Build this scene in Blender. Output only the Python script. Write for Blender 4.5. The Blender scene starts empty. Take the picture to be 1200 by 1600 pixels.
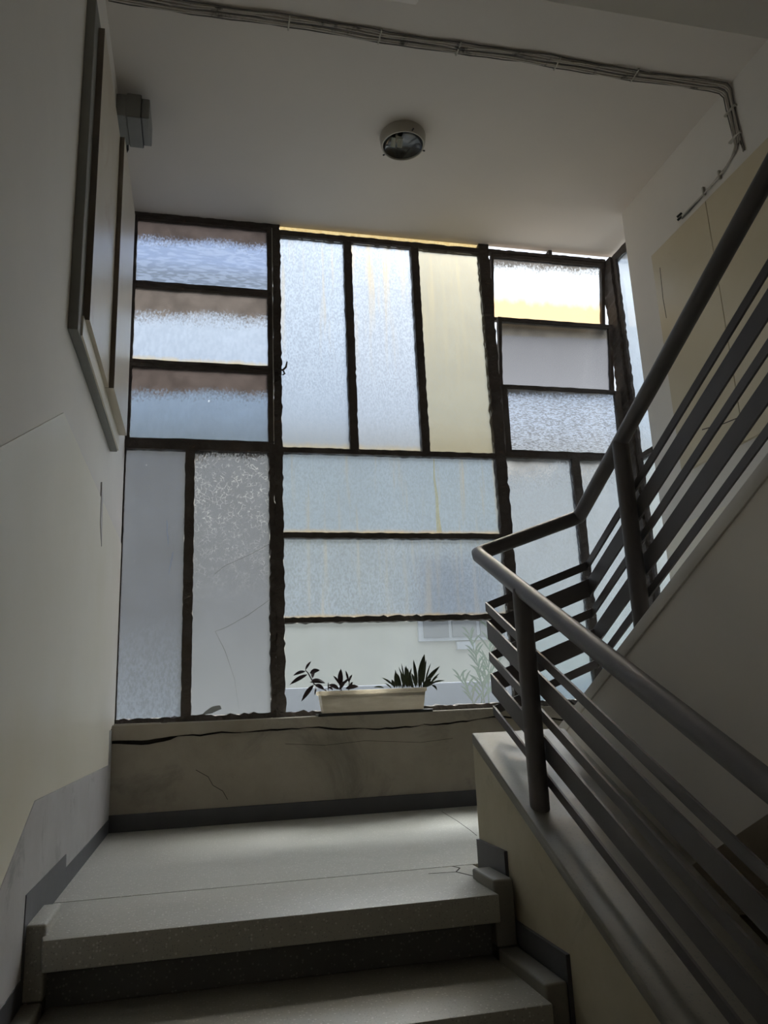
import bpy, bmesh, math, random
from mathutils import Vector, Matrix
random.seed(7)
C = bpy.context.scene.collection
sc = bpy.context.scene

# ---------------------------------------------------------------- camera
YAW, PITCH, ROLL, FPX = 0.23273016, 0.24367096, -0.04415228, 1223.689
cam_d = bpy.data.cameras.new('camera'); cam = bpy.data.objects.new('camera', cam_d); C.objects.link(cam)
cy, sy, cp, sp = math.cos(YAW), math.sin(YAW), math.cos(PITCH), math.sin(PITCH)
Fv = Vector((sy*cp, cy*cp, sp)); Rv = Vector((cy, -sy, 0)); Uv = Rv.cross(Fv)
cr, sr = math.cos(ROLL), math.sin(ROLL)
Rv, Uv = Rv*cr + Uv*sr, Uv*cr - Rv*sr
m = Matrix((Rv, Uv, -Fv)).transposed().to_4x4()
cam.matrix_world = m
cam_d.sensor_fit = 'VERTICAL'; cam_d.sensor_height = 24.0; cam_d.sensor_width = 18.0
cam_d.lens = FPX/1600*24.0
cam_d.clip_start = 0.02; cam_d.clip_end = 300
sc.camera = cam

# ---------------------------------------------------------------- world, exposure
w = bpy.data.worlds.new('overcast_sky'); sc.world = w; w.use_nodes = True
nt = w.node_tree; nt.nodes.clear()
wo = nt.nodes.new('ShaderNodeOutputWorld'); bg = nt.nodes.new('ShaderNodeBackground')
tc = nt.nodes.new('ShaderNodeTexCoord'); sx = nt.nodes.new('ShaderNodeSeparateXYZ'); rp = nt.nodes.new('ShaderNodeValToRGB')
nt.links.new(tc.outputs['Generated'], sx.inputs[0]); nt.links.new(sx.outputs['Z'], rp.inputs[0])
# bright overcast sky, three to four times brighter overhead than at the horizon
els = rp.color_ramp.elements
els[0].position = 0.0; els[0].color = (.21, .24, .28, 1)
els[1].position = 1.0; els[1].color = (.95, .96, .96, 1)
e_ = els.new(.28); e_.color = (.26, .295, .345, 1)
e_ = els.new(.55); e_.color = (.47, .50, .54, 1)
nt.links.new(rp.outputs[0], bg.inputs['Color']); bg.inputs['Strength'].default_value = 2.9
nt.links.new(bg.outputs[0], wo.inputs[0])
# the sun behind thin cloud, high beyond the glazing and a little to the right
sd = bpy.data.lights.new('veiled_sun', 'SUN'); sun = bpy.data.objects.new('veiled_sun', sd); C.objects.link(sun)
sd.energy = 31.0; sd.angle = math.radians(32); sd.color = (1.0, .94, .85)
SUN_DIR = Vector((.44, .68, 1.0)).normalized()          # from the stairs towards the sun
sun.rotation_euler = SUN_DIR.to_track_quat('Z', 'Y').to_euler(); sun.location = (4, 12, 14)
# fill light added behind the camera to lift the shadows, without a fixture
hl = bpy.data.lights.new('hall_fill', 'AREA'); hlo = bpy.data.objects.new('hall_fill', hl); C.objects.link(hlo)
hl.shape = 'DISK'; hl.size = .5; hl.energy = 3; hl.color = (1.0, .90, .76); hlo.location = (.9, -2.2, .75)
sc.view_settings.view_transform = 'Standard'; sc.view_settings.look = 'None'
sc.view_settings.gamma = 1.0; sc.view_settings.use_curve_mapping = False
sc.view_settings.exposure = 0.0
cyc = sc.cycles
cyc.use_denoising = True
cyc.max_bounces = 14; cyc.diffuse_bounces = 10; cyc.glossy_bounces = 4; cyc.transmission_bounces = 10; cyc.transparent_max_bounces = 24
cyc.sample_clamp_indirect = 6.0
cyc.caustics_reflective = False; cyc.caustics_refractive = True

# ---------------------------------------------------------------- material helpers
def nodes(name):
    m = bpy.data.materials.new(name); m.use_nodes = True
    n = m.node_tree; n.nodes.clear()
    return m, n
def N(n, t, **k):
    x = n.nodes.new(t)
    for a, b in k.items(): setattr(x, a, b)
    return x
def noise(n, vec, scale, detail=4, rough=.55, dist=0):
    x = N(n, 'ShaderNodeTexNoise'); n.links.new(vec, x.inputs['Vector'])
    x.inputs['Scale'].default_value = scale; x.inputs['Detail'].default_value = detail
    x.inputs['Roughness'].default_value = rough; x.inputs['Distortion'].default_value = dist
    return x.outputs['Fac']
def ramp(n, fac, a, b, ca=(0,0,0,1), cb=(1,1,1,1)):
    r = N(n, 'ShaderNodeValToRGB'); n.links.new(fac, r.inputs[0])
    r.color_ramp.elements[0].position = a; r.color_ramp.elements[1].position = b
    r.color_ramp.elements[0].color = ca; r.color_ramp.elements[1].color = cb
    return r.outputs[0]
def mixc(n, fac, a, b, mode='MIX'):
    x = N(n, 'ShaderNodeMix', data_type='RGBA', blend_type=mode)
    if isinstance(fac, (int, float)): x.inputs[0].default_value = fac
    else: n.links.new(fac, x.inputs[0])
    for s, v in ((6, a), (7, b)):
        if isinstance(v, tuple): x.inputs[s].default_value = (*v[:3], 1)
        else: n.links.new(v, x.inputs[s])
    return x.outputs[2]
def math_(n, op, a, b=0, clamp=False):
    x = N(n, 'ShaderNodeMath', operation=op); x.use_clamp = clamp
    for i, v in enumerate((a, b)):
        if isinstance(v, (int, float)): x.inputs[i].default_value = v
        else: n.links.new(v, x.inputs[i])
    return x.outputs[0]
def vscale(n, vec, s):
    x = N(n, 'ShaderNodeMapping'); n.links.new(vec, x.inputs[0]); x.inputs['Scale'].default_value = s
    return x.outputs[0]
def surf(name, base, var=(.9,.9,.9), rough=.6, scale=3, amt=.5, speck=None, bump=.15, bscale=40, metallic=0, stain=None, spec=.4):
    """generic painted / stone surface: base colour with large soft patches, specks, stains and fine relief"""
    m, n = nodes(name)
    out = N(n, 'ShaderNodeOutputMaterial'); p = N(n, 'ShaderNodeBsdfPrincipled'); tc = N(n, 'ShaderNodeTexCoord')
    v = tc.outputs['Object']
    alt = tuple(base[i]*var[i] for i in range(3))
    f = ramp(n, noise(n, v, scale, 6, .6), .5-amt/2, .5+amt/2)
    col = mixc(n, f, base, alt)
    if stain:
        sc_, c_, lo, hi = stain
        f = ramp(n, noise(n, v, sc_, 8, .7, .6), lo, hi)
        col = mixc(n, f, col, c_)
    if speck:
        for (s_, c_, thr) in speck:
            vo = N(n, 'ShaderNodeTexVoronoi'); n.links.new(v, vo.inputs['Vector']); vo.inputs['Scale'].default_value = s_
            sep = N(n, 'ShaderNodeSeparateColor'); n.links.new(vo.outputs['Color'], sep.inputs[0])
            k = ramp(n, sep.outputs[0], thr, thr+.02)
            k2 = ramp(n, vo.outputs['Distance'], .30, .42, (1,1,1,1), (0,0,0,1))
            col = mixc(n, math_(n, 'MULTIPLY', k, k2), col, c_)
    n.links.new(col, p.inputs['Base Color'])
    p.inputs['Roughness'].default_value = rough; p.inputs['Metallic'].default_value = metallic
    p.inputs['Specular IOR Level'].default_value = spec
    if bump:
        b = N(n, 'ShaderNodeBump'); n.links.new(noise(n, v, bscale, 5, .6), b.inputs['Height'])
        b.inputs['Strength'].default_value = bump; b.inputs['Distance'].default_value = .004
        n.links.new(b.outputs[0], p.inputs['Normal'])
    n.links.new(p.outputs[0], out.inputs[0])
    return m
def plain(name, c, rough=.5, metallic=0, spec=.5):
    return surf(name, c, (.85,.85,.85), rough, 12, .6, None, .05, 60, metallic, None, spec)

PLASTER = surf('old_white_plaster', (.80,.765,.71), (.90,.90,.91), .75, 1.6, .5, None, .12, 22)
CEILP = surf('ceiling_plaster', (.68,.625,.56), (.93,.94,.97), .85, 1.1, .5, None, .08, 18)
CREAM = surf('cream_gloss_paint', (.82,.775,.675), (.93,.92,.86), .38, 2.2, .5, None, .10, 14, 0, (9,(.42,.38,.27),.70,.80))
DADO = surf('cement_dado', (.50,.485,.48), (.80,.79,.78), .55, 6, .5, None, .25, 30, 0, (5,(.24,.235,.23),.58,.72))
SKIRT = surf('dark_grey_skirting', (.085,.085,.095), (.8,.8,.8), .5, 8, .5, None, .15, 30)
CONC = surf('stained_concrete', (.44,.40,.34), (.72,.70,.66), .75, 4, .45, None, .35, 26, 0, (3.2,(.24,.22,.19),.52,.70))
CONC2 = surf('beige_cement_render', (.46,.425,.33), (.82,.80,.74), .7, 5, .45, None, .3, 26, 0, (6,(.32,.29,.22),.56,.72))
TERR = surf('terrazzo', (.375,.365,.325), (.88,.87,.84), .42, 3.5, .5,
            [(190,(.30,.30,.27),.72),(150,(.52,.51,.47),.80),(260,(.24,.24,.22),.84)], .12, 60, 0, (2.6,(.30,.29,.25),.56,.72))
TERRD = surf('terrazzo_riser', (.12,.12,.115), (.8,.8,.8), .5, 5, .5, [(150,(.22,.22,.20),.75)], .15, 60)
TERRC = surf('terrazzo_coping', (.215,.205,.18), (.82,.82,.80), .45, 5, .5, [(170,(.17,.165,.15),.7)], .12, 60, 0, (4,(.17,.16,.14),.55,.7))
COPU = surf('worn_white_coping', (.62,.59,.54), (.88,.88,.87), .6, 6, .5, None, .15, 40)
STEEL = surf('grey_painted_steel', (.125,.118,.122), (.85,.85,.86), .46, 9, .5, None, .10, 90, .15, (30,(.08,.075,.07),.68,.76), .35)
RUST = surf('rusty_black_window_frame', (.085,.074,.068), (.6,.55,.5), .8, 14, .5, None, .9, 70, 0, (22,(.15,.10,.07),.60,.75), .25)
MARBLE = surf('beige_marble', (.62,.55,.41), (.93,.90,.82), .33, 1.8, .4, None, .04, 20, 0, (2.2,(.50,.41,.28),.60,.74))
MARBLEL = surf('pale_pink_marble', (.58,.53,.44), (.92,.88,.82), .33, 2.2, .4, None, .04, 20, 0, (2.6,(.42,.31,.22),.58,.74))
EDGED = surf('dark_marble_edge', (.22,.19,.16), (.7,.7,.7), .8, 12, .5, None, .3, 60)  # darker tone for the end faces of the slabs
BOARD = surf('grey_backing_board', (.27,.27,.255), (.85,.85,.85), .7, 10, .5, None, .15, 40)
CABLE = surf('dusty_white_cable', (.56,.52,.46), (.8,.8,.8), .65, 20, .5, None, .1, 90, 0, (9,(.12,.11,.10),.56,.64))
CABLED = surf('blackened_cable', (.17,.16,.145), (.5,.5,.5), .7, 20, .5, None, .1, 90)
PLAST = surf('aged_white_plastic', (.46,.43,.37), (.88,.87,.84), .42, 6, .5, None, .05, 40, 0, (8,(.30,.27,.21),.60,.75))
def translucent_plastic():
    m, n = nodes('thin_white_plastic'); out = N(n, 'ShaderNodeOutputMaterial'); tc = N(n, 'ShaderNodeTexCoord')
    p = N(n, 'ShaderNodeBsdfPrincipled'); t = N(n, 'ShaderNodeBsdfTranslucent'); mx = N(n, 'ShaderNodeMixShader')
    c = mixc(n, ramp(n, noise(n, vscale(n, tc.outputs['Object'], (1,1,4)), 9, 5, .6), .40, .66), (.84,.78,.68), (.70,.64,.54))
    n.links.new(c, p.inputs['Base Color']); n.links.new(c, t.inputs[0]); p.inputs['Roughness'].default_value = .4
    mx.inputs[0].default_value = .58; n.links.new(p.outputs[0], mx.inputs[1]); n.links.new(t.outputs[0], mx.inputs[2]); n.links.new(mx.outputs[0], out.inputs[0]); return m
TUB = translucent_plastic()
GREYP = plain('grey_plastic', (.22,.215,.20), .5)
BLACK = plain('black_plastic', (.02,.02,.02), .5)
SOIL = surf('potting_soil', (.05,.038,.028), (.5,.5,.5), .95, 60, .5, None, .8, 80)
LEAFP = surf('dark_purple_leaf', (.055,.030,.038), (.6,.8,.6), .45, 30, .5, None, .1, 60)
LEAFG = surf('dark_green_leaf', (.050,.062,.030), (.6,.7,.6), .42, 30, .5, None, .1, 60)
LEAFO = surf('grey_green_leaf', (.20,.28,.19), (.75,.8,.7), .5, 30, .5, None, .1, 60)
PUTTY = surf('pale_cement_bed', (.50,.47,.41), (.8,.8,.8), .8, 12, .5, None, .3, 50)
CRACK = plain('crack_dirt', (.035,.03,.025), .9)
OUTW = surf('neighbour_cream_wall', (.70,.66,.56), (.93,.92,.86), .9, .5, .5, None, .05, 6)
OUTG = surf('neighbour_grey_parapet', (.30,.31,.37), (.9,.9,.9), .9, 1, .5, None, .05, 6)
SHUT = plain('grey_shutter', (.33,.32,.31), .7)
WHITE = plain('white_frame_paint', (.70,.70,.70), .5)
GROUND = surf('street_ground', (.22,.22,.21), (.8,.8,.8), .9, .3, .5, None, .05, 6)
TERRA = plain('clay_pot', (.30,.14,.08), .8)
MIRROR = plain('dark_lamp_reflector', (.10,.10,.095), .16, .9)
BULB = plain('frosted_lamp_glass', (.62,.62,.52), .3)
DARKGLASS = plain('dark_window_glass', (.10,.12,.14), .1)

def clear_mat():
    m, n = nodes('clear_pane_face')
    out = N(n, 'ShaderNodeOutputMaterial'); t = N(n, 'ShaderNodeBsdfTransparent'); g = N(n, 'ShaderNodeBsdfGlossy')
    g.inputs['Roughness'].default_value = .12; t.inputs[0].default_value = (.97,.98,.98,1)
    mx = N(n, 'ShaderNodeMixShader'); lw = N(n, 'ShaderNodeFresnel'); lw.inputs[0].default_value = 1.35
    n.links.new(lw.outputs[0], mx.inputs[0]); n.links.new(t.outputs[0], mx.inputs[1]); n.links.new(g.outputs[0], mx.inputs[2])
    n.links.new(mx.outputs[0], out.inputs[0])
    return m
CLEAR = clear_mat()
def rolled_mat():
    m, n = nodes('rolled_pane_face')
    out = N(n, 'ShaderNodeOutputMaterial'); gl = N(n, 'ShaderNodeBsdfGlass', distribution='MULTI_GGX')
    gl.inputs['Roughness'].default_value = .15; gl.inputs['IOR'].default_value = 1.42; gl.inputs['Color'].default_value = (.98,.99,.99,1)
    n.links.new(gl.outputs[0], out.inputs[0]); return m
ROLLED = rolled_mat()

ROUGH = .20
TRN = .55      # share of light that passes an obscured pane unscattered
def pane_mat(name, base, transp=TRN, grime=None, rust=None, relief=None, streak=None, low=None, dirtv=.12, blot=None, kc=.125, tint=.75, obsc=True):
    """obscured glass: light is scattered through it; dirt, rust and pressed pattern tint it"""
    cool = lambda c: (c[0]*.95, c[1], min(1.0, c[2]*1.08))
    base = cool(base)
    if low: low = (cool(low[0]), *low[1:])
    m, n = nodes(name)
    out = N(n, 'ShaderNodeOutputMaterial'); tc = N(n, 'ShaderNodeTexCoord')
    g = tc.outputs['Generated']; o = tc.outputs['Object']
    s = N(n, 'ShaderNodeSeparateXYZ'); n.links.new(g, s.inputs[0]); gx, gz = s.outputs[0], s.outputs[2]
    col = mixc(n, ramp(n, noise(n, o, 5, 5, .6), .3, .7), base, tuple(c*(1-dirtv) for c in base))
    if low:                                  # the lower part of the pane has its own tint
        lc, a, b = low
        col = mixc(n, ramp(n, gz, a, b, (1,1,1,1), (0,0,0,1)), col, lc)
    if relief:
        kind, rs, ra, rc = relief
        if kind == 'grain':
            f = ramp(n, noise(n, vscale(n, o, (1,1,.55)), rs, 2, .5), .40, .62)
        elif kind == 'swirl':
            wv = N(n, 'ShaderNodeTexVoronoi', feature='DISTANCE_TO_EDGE')
            dv = N(n, 'ShaderNodeVectorMath', operation='ADD'); nz = N(n, 'ShaderNodeTexNoise'); n.links.new(o, nz.inputs['Vector']); nz.inputs['Scale'].default_value = 30
            sm = N(n, 'ShaderNodeVectorMath', operation='SCALE'); n.links.new(nz.outputs['Color'], sm.inputs[0]); sm.inputs['Scale'].default_value = .03
            n.links.new(o, dv.inputs[0]); n.links.new(sm.outputs[0], dv.inputs[1]); n.links.new(dv.outputs[0], wv.inputs['Vector']); wv.inputs['Scale'].default_value = rs
            f = ramp(n, wv.outputs['Distance'], .01, .07, (1,1,1,1), (0,0,0,1))
            f = math_(n, 'MULTIPLY', f, ramp(n, gz, .35, .85))
            f = math_(n, 'MULTIPLY', f, ramp(n, noise(n, o, 45, 2), .46, .56))
        else:
            f = ramp(n, noise(n, vscale(n, o, (.35,1,1.6)), rs, 1, .5), .46, .58)
        col = mixc(n, math_(n, 'MULTIPLY', f, ra), col, rc)
    if streak:
        stc, lo, hi, gm = streak
        f = ramp(n, noise(n, vscale(n, o, (1,1,.05)), 26, 3, .6), lo, hi)
        f = math_(n, 'MULTIPLY', f, ramp(n, gz, gm[0], gm[1]))
        col = mixc(n, f, col, stc)
    if blot:
        bc, lo, hi, bs = blot
        col = mixc(n, ramp(n, noise(n, o, bs, 3, .5), lo, hi), col, bc)
    if rust:
        rc, h, soft = rust
        e = math_(n, 'ADD', gz, math_(n, 'MULTIPLY', math_(n, 'SUBTRACT', noise(n, vscale(n, o, (1,1,.3)), 14, 5, .65), .5), soft*1.6))
        col = mixc(n, ramp(n, e, max(0, h-soft*.5), h+soft*.5, (1,1,1,1), (0,0,0,1)), col, rc)
    raw = col
    col = mixc(n, 1.0, col, (kc, kc, kc), 'MULTIPLY')
    gmask = None
    if grime:
        gc, h, soft = grime; gc = tuple(c*.30 for c in gc)
        e = math_(n, 'ADD', gz, math_(n, 'MULTIPLY', math_(n, 'SUBTRACT', noise(n, vscale(n, o, (.35,1,1)), 9, 2, .5), .5), soft*1.1))
        e = math_(n, 'ADD', e, math_(n, 'MULTIPLY', math_(n, 'SUBTRACT', noise(n, vscale(n, o, (1,1,.7)), 110, 5, .75), .5), soft*1.9))
        e = math_(n, 'ADD', e, math_(n, 'MULTIPLY', math_(n, 'SUBTRACT', gx, .5), -.06))
        gmask = ramp(n, e, h-soft*.35, h+soft*.35)
        dark = mixc(n, ramp(n, noise(n, o, 8, 4), .35, .65), gc, tuple(c*.62 for c in gc))
        col = mixc(n, gmask, col, dark)
    t = N(n, 'ShaderNodeBsdfTranslucent'); n.links.new(col, t.inputs[0])
    d = N(n, 'ShaderNodeBsdfDiffuse'); n.links.new(mixc(n, .5, col, (.2,.2,.2)), d.inputs[0])
    a = N(n, 'ShaderNodeMixShader'); a.inputs[0].default_value = .06
    n.links.new(t.outputs[0], a.inputs[1]); n.links.new(d.outputs[0], a.inputs[2])
    last = a.outputs[0]
    if transp > 0:
        if obsc:
            # rolled obscure glass: the rest passes on forwards, blurred by the rough surface
            tr = N(n, 'ShaderNodeBsdfGlass', distribution='MULTI_GGX'); tr.inputs['Roughness'].default_value = ROUGH; tr.inputs['IOR'].default_value = 1.42
            n.links.new(mixc(n, tint, (1.,1.,1.), raw), tr.inputs['Color'])
        else:
            tr = N(n, 'ShaderNodeBsdfTransparent'); n.links.new(mixc(n, tint, (1.,1.,1.), raw), tr.inputs[0])
        b = N(n, 'ShaderNodeMixShader')
        if gmask is not None:
            inv = math_(n, 'SUBTRACT', 1.0, gmask); n.links.new(math_(n, 'MULTIPLY', inv, transp), b.inputs[0])
        else: b.inputs[0].default_value = transp
        n.links.new(last, b.inputs[1]); n.links.new(tr.outputs[0], b.inputs[2]); last = b.outputs[0]
    n.links.new(last, out.inputs[0])
    return m

# ---------------------------------------------------------------- mesh helpers
class MB:
    def __init__(s): s.bm = bmesh.new()
    def box(s, x0, x1, y0, y1, z0, z1, mat=0):
        vs = [s.bm.verts.new(p) for p in ((x0,y0,z0),(x1,y0,z0),(x1,y1,z0),(x0,y1,z0),(x0,y0,z1),(x1,y0,z1),(x1,y1,z1),(x0,y1,z1))]
        fs = [s.bm.faces.new([vs[i] for i in q]) for q in ((0,3,2,1),(4,5,6,7),(0,1,5,4),(1,2,6,5),(2,3,7,6),(3,0,4,7))]
        for f in fs: f.material_index = mat
        return s
    def prism(s, poly, axis, a, b):
        """poly in the plane normal to axis, extruded from a to b"""
        def P(u, v, t): return {'X': (t,u,v), 'Y': (u,t,v), 'Z': (u,v,t)}[axis]
        A = [s.bm.verts.new(P(u, v, a)) for u, v in poly]; B = [s.bm.verts.new(P(u, v, b)) for u, v in poly]
        s.bm.faces.new(A); s.bm.faces.new(B[::-1])
        k = len(poly)
        for i in range(k): s.bm.faces.new((A[i], B[i], B[(i+1)%k], A[(i+1)%k]))
        bmesh.ops.recalc_face_normals(s.bm, faces=s.bm.faces[:]); return s
    def tube(s, pts, r, seg=16, cap=True, flat=1.0):
        pts = [Vector(p) for p in pts]; rings = []
        r = r if isinstance(r, (list, tuple)) else [r]*len(pts)
        ref = None
        for i, p in enumerate(pts):
            if i == 0: t = pts[1]-p
            elif i == len(pts)-1: t = p-pts[i-1]
            else: t = (p-pts[i-1]).normalized() + (pts[i+1]-p).normalized()
            t.normalize()
            if ref is None: ref = Vector((0,0,1)) if abs(t.z) < .9 else Vector((1,0,0))
            a = t.cross(ref).normalized(); b = t.cross(a).normalized(); ref = -b if abs(t.dot(b)) < .9 else ref
            k = 1.0
            if 0 < i < len(pts)-1:
                c = (p-pts[i-1]).normalized().dot((pts[i+1]-p).normalized()); k = 1/max(.55, math.sqrt((1+c)/2))
            # miter only in the bend direction
            bend = Vector((0,0,0))
            if 0 < i < len(pts)-1: bend = ((pts[i+1]-p).normalized() - (p-pts[i-1]).normalized())
            ring = []
            for j in range(seg):
                an = 2*math.pi*j/seg; off = (a*math.cos(an)+b*math.sin(an)*flat)*r[i]
                if bend.length > 1e-4:
                    bn = bend.normalized(); off = off + bn*(off.dot(bn))*(k-1)
                ring.append(s.bm.verts.new(p+off))
            rings.append(ring)
        for i in range(len(rings)-1):
            for j in range(seg):
                s.bm.faces.new((rings[i][j], rings[i][(j+1)%seg], rings[i+1][(j+1)%seg], rings[i+1][j]))
        if cap: s.bm.faces.new(rings[0][::-1]); s.bm.faces.new(rings[-1])
        bmesh.ops.recalc_face_normals(s.bm, faces=s.bm.faces[:]); return s
    def lathe(s, prof, c=(0,0,0), seg=40):
        rings = []
        for r, z in prof:
            rings.append([s.bm.verts.new((c[0]+r*math.cos(2*math.pi*j/seg), c[1]+r*math.sin(2*math.pi*j/seg), c[2]+z)) for j in range(seg)])
        for i in range(len(rings)-1):
            for j in range(seg): s.bm.faces.new((rings[i][j], rings[i][(j+1)%seg], rings[i+1][(j+1)%seg], rings[i+1][j]))
        return s
    def bevel(s, w, seg=2):
        bmesh.ops.recalc_face_normals(s.bm, faces=s.bm.faces[:])
        es = [e for e in s.bm.edges if len(e.link_faces) == 2 and e.calc_face_angle(0) > .5]
        bmesh.ops.bevel(s.bm, geom=es, offset=w, segments=seg, affect='EDGES', profile=.5); return s
    def obj(s, name, mat, parent=None, smooth=False, keep=False):
        me = bpy.data.meshes.new(name)
        if not keep: bmesh.ops.recalc_face_normals(s.bm, faces=s.bm.faces[:])
        s.bm.to_mesh(me); s.bm.free()
        for mm in (mat if isinstance(mat, (list, tuple)) else [mat]): me.materials.append(mm)
        if smooth:
            for p in me.polygons: p.use_smooth = True
            try: me.set_sharp_from_angle(angle=math.radians(40))
            except Exception: pass
        o = bpy.data.objects.new(name, me); C.objects.link(o)
        if parent is not None:
            o.parent = parent; o.matrix_parent_inverse = parent.matrix_world.inverted() if False else Matrix.Translation(-parent.location)
        return o
def tag(o, label=None, cat=None, group=None, kind=None):
    for k, v in (('label', label), ('category', cat), ('group', group), ('kind', kind)):
        if v: o[k] = v
    return o
def empty(name, loc=(0,0,0), **k):
    o = bpy.data.objects.new(name, None); C.objects.link(o); o.location = loc; o.empty_display_size = .05
    tag(o, **k); return o
def bar(name, parent, x0, x1, y0, y1, z0, z1, mat=RUST, j=.0012, step=.02):
    """window bar with lumpy rust and putty along its edges"""
    mb = MB(); L = [x1-x0, y1-y0, z1-z0]; ax = L.index(max(L)); n = max(2, int(L[ax]/step))
    lo, hi = (x0,y0,z0), (x1,y1,z1)
    o1, o2 = [i for i in range(3) if i != ax]; rings = []
    for i in range(n+1):
        t = lo[ax] + L[ax]*i/n; ring = []
        for (u, v) in ((0,0),(1,0),(1,1),(0,1)):
            p = [0,0,0]; p[ax] = t
            p[o1] = (hi if u else lo)[o1] + (random.gauss(0, j) if 0 < i < n else 0)
            p[o2] = (hi if v else lo)[o2] + (random.gauss(0, j) if 0 < i < n else 0)
            ring.append(mb.bm.verts.new(p))
        rings.append(ring)
    for i in range(n):
        for k in range(4): mb.bm.faces.new((rings[i][k], rings[i][(k+1)%4], rings[i+1][(k+1)%4], rings[i+1][k]))
    mb.bm.faces.new(rings[0][::-1]); mb.bm.faces.new(rings[-1])
    return mb.obj(name, mat, parent)

# ---------------------------------------------------------------- key dimensions (metres, eye level = 0)
XL, XR = -.36, 2.107            # side walls
YW, YD = 3.60, 3.50             # window plane, face of the low wall under it
FL, CE = -.44, 2.446            # landing floor, ceiling
RISE, SLOPE = .15, .485
YN = 1.907                      # nosing of the landing
XP0, XP1 = .75, 1.03            # parapet between the flights
XU = 1.10                       # side of the upper flight
def zpar(y): return -.082 - .483*(2.20-y)
def zcop(y): return .118 + .496*(1.97-y)

# ---------------------------------------------------------------- shell
wl = MB().box(XL-.16, XL, -3.2, 3.66, -3.6, 5.4).obj('wall_left', PLASTER); tag(wl, kind='structure')
wr = MB().box(XR, XR+.2, -3.2, 3.21, -3.6, 5.4).obj('wall_right', PLASTER); tag(wr, kind='structure')
wb = MB().box(XL-.16, XR+.2, -3.36, -3.2, -3.6, 5.4).obj('wall_back', PLASTER); tag(wb, kind='structure')
# wall under and above the glazing
N_ = 90
xs = [XL + (2.30-XL)*i/N_ for i in range(N_+1)]
wav = []; a = 0
for i, x in enumerate(xs):
    a = a*.8 + random.gauss(0, .0028); wav.append(a)
def zcr(i): return -.078 + wav[i] + .010*math.sin(xs[i]*6.0)
poly = [(xs[0], FL-.20)] + [(xs[N_], FL-.20)] + [(xs[i], zcr(i) - (.0025 + .006*abs(math.sin(i*.35)) + (.01 if i < 9 else 0))) for i in range(N_, -1, -1)]
wf = MB().prism(poly, 'Y', YD, YW+.06).obj('wall_front', CONC); tag(wf, kind='structure')
poly = [(xs[i], zcr(i)) for i in range(N_+1)] + [(xs[N_], -.030), (xs[0], -.030)]
sill = MB().prism(poly, 'Y', YD-.014, YW+.05).obj('window_sill', CONC, wf); tag(sill, 'chipped cement sill slab with a wavy crack below it')
MB().box(XL, 2.30, YD+.02, YW+.055, -.13, -.04).obj('mortar_bed', CRACK, wf)
MB().box(XL+.002, 1.55, YD+.004, YW-.01, -.030, -.026).obj('mortar_screed', PUTTY, wf)
for (xa, xb, dz) in ((XL+.01, -.16, .006), (-.14, .03, .004)):
    MB().prism([(xa, -.030), (xb, -.030), (xb-.01, -.030+dz), (xa, -.030+dz*1.4)], 'Y', YD-.010, YW-.02).obj('loose_mortar', PUTTY, wf)
# hairline cracks in the low wall
def crack(pts, axis, at, parent, wd=.0022, name='crack'):
    mb = MB()
    for (a0, b0), (a1, b1) in zip(pts, pts[1:]):
        d = Vector((a1-a0, b1-b0)); nrm = Vector((-d.y, d.x)).normalized()*wd/2
        q = [(a0-nrm.x, b0-nrm.y), (a1-nrm.x, b1-nrm.y), (a1+nrm.x, b1+nrm.y), (a0+nrm.x, b0+nrm.y)]
        mb.prism(q, axis, at[0], at[1])
    return mb.obj(name, CRACK, parent)
crack([(-.02,-.22),(.03,-.25),(.05,-.285),(.09,-.31),(.11,-.345)], 'Y', (YD-.0006, YD+.002), wf)
crack([(.35,-.135),(.52,-.150),(.70,-.140),(.95,-.160),(1.10,-.150)], 'Y', (YD-.0006, YD+.002), wf, .0015)
MB().box(XL-.16, 2.45, YD, 3.66, -3.6, FL-.20).obj('wall_blackout_lower', CONC); tag(bpy.data.objects['wall_blackout_lower'], kind='structure')  # solid wall added below the landing to keep the well dark
MB().box(XL-.16, 2.45, YW-.15, YW+.004, CE+.15, 5.4).obj('wall_blackout_upper', PLASTER); tag(bpy.data.objects['wall_blackout_upper'], kind='structure')  # unseen solid wall added to shut out daylight from the storey above
bs = MB().box(XL, 2.107, YD-.012, YD, FL, FL+.066).bevel(.002).obj('baseboard_front', SKIRT); tag(bs, kind='structure')
# return under the side glazing
MB().box(2.107, 2.32, 3.21, YD, -3.6, -.03).obj('wall_return', CONC2); tag(bpy.data.objects['wall_return'], kind='structure')

# ceiling over the landing; soffits of the flights of the next storey grow out of it
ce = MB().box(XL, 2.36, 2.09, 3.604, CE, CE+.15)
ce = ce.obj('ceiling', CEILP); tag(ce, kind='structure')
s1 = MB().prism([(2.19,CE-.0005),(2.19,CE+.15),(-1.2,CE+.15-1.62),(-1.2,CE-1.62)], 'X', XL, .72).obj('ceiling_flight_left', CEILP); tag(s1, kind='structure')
s2 = MB().prism([(2.09,CE),(2.09,CE+.15),(-.8,CE+.15+1.43),(-.8,CE+1.43)], 'X', 1.10, XR).obj('ceiling_flight_right', PLASTER); tag(s2, kind='structure')
MB().box(XL-.16, XR+.2, -3.36, 3.70, 5.4, 5.55).obj('ceiling_light_cap', PLASTER); tag(bpy.data.objects['ceiling_light_cap'], kind='structure')  # unseen cap added to stop light leaking into the open stairwell
MB().box(XL-.16, 2.45, -3.36, 3.66, -3.75, -3.6).obj('floor_lowest', TERR); tag(bpy.data.objects['floor_lowest'], kind='structure')
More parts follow.
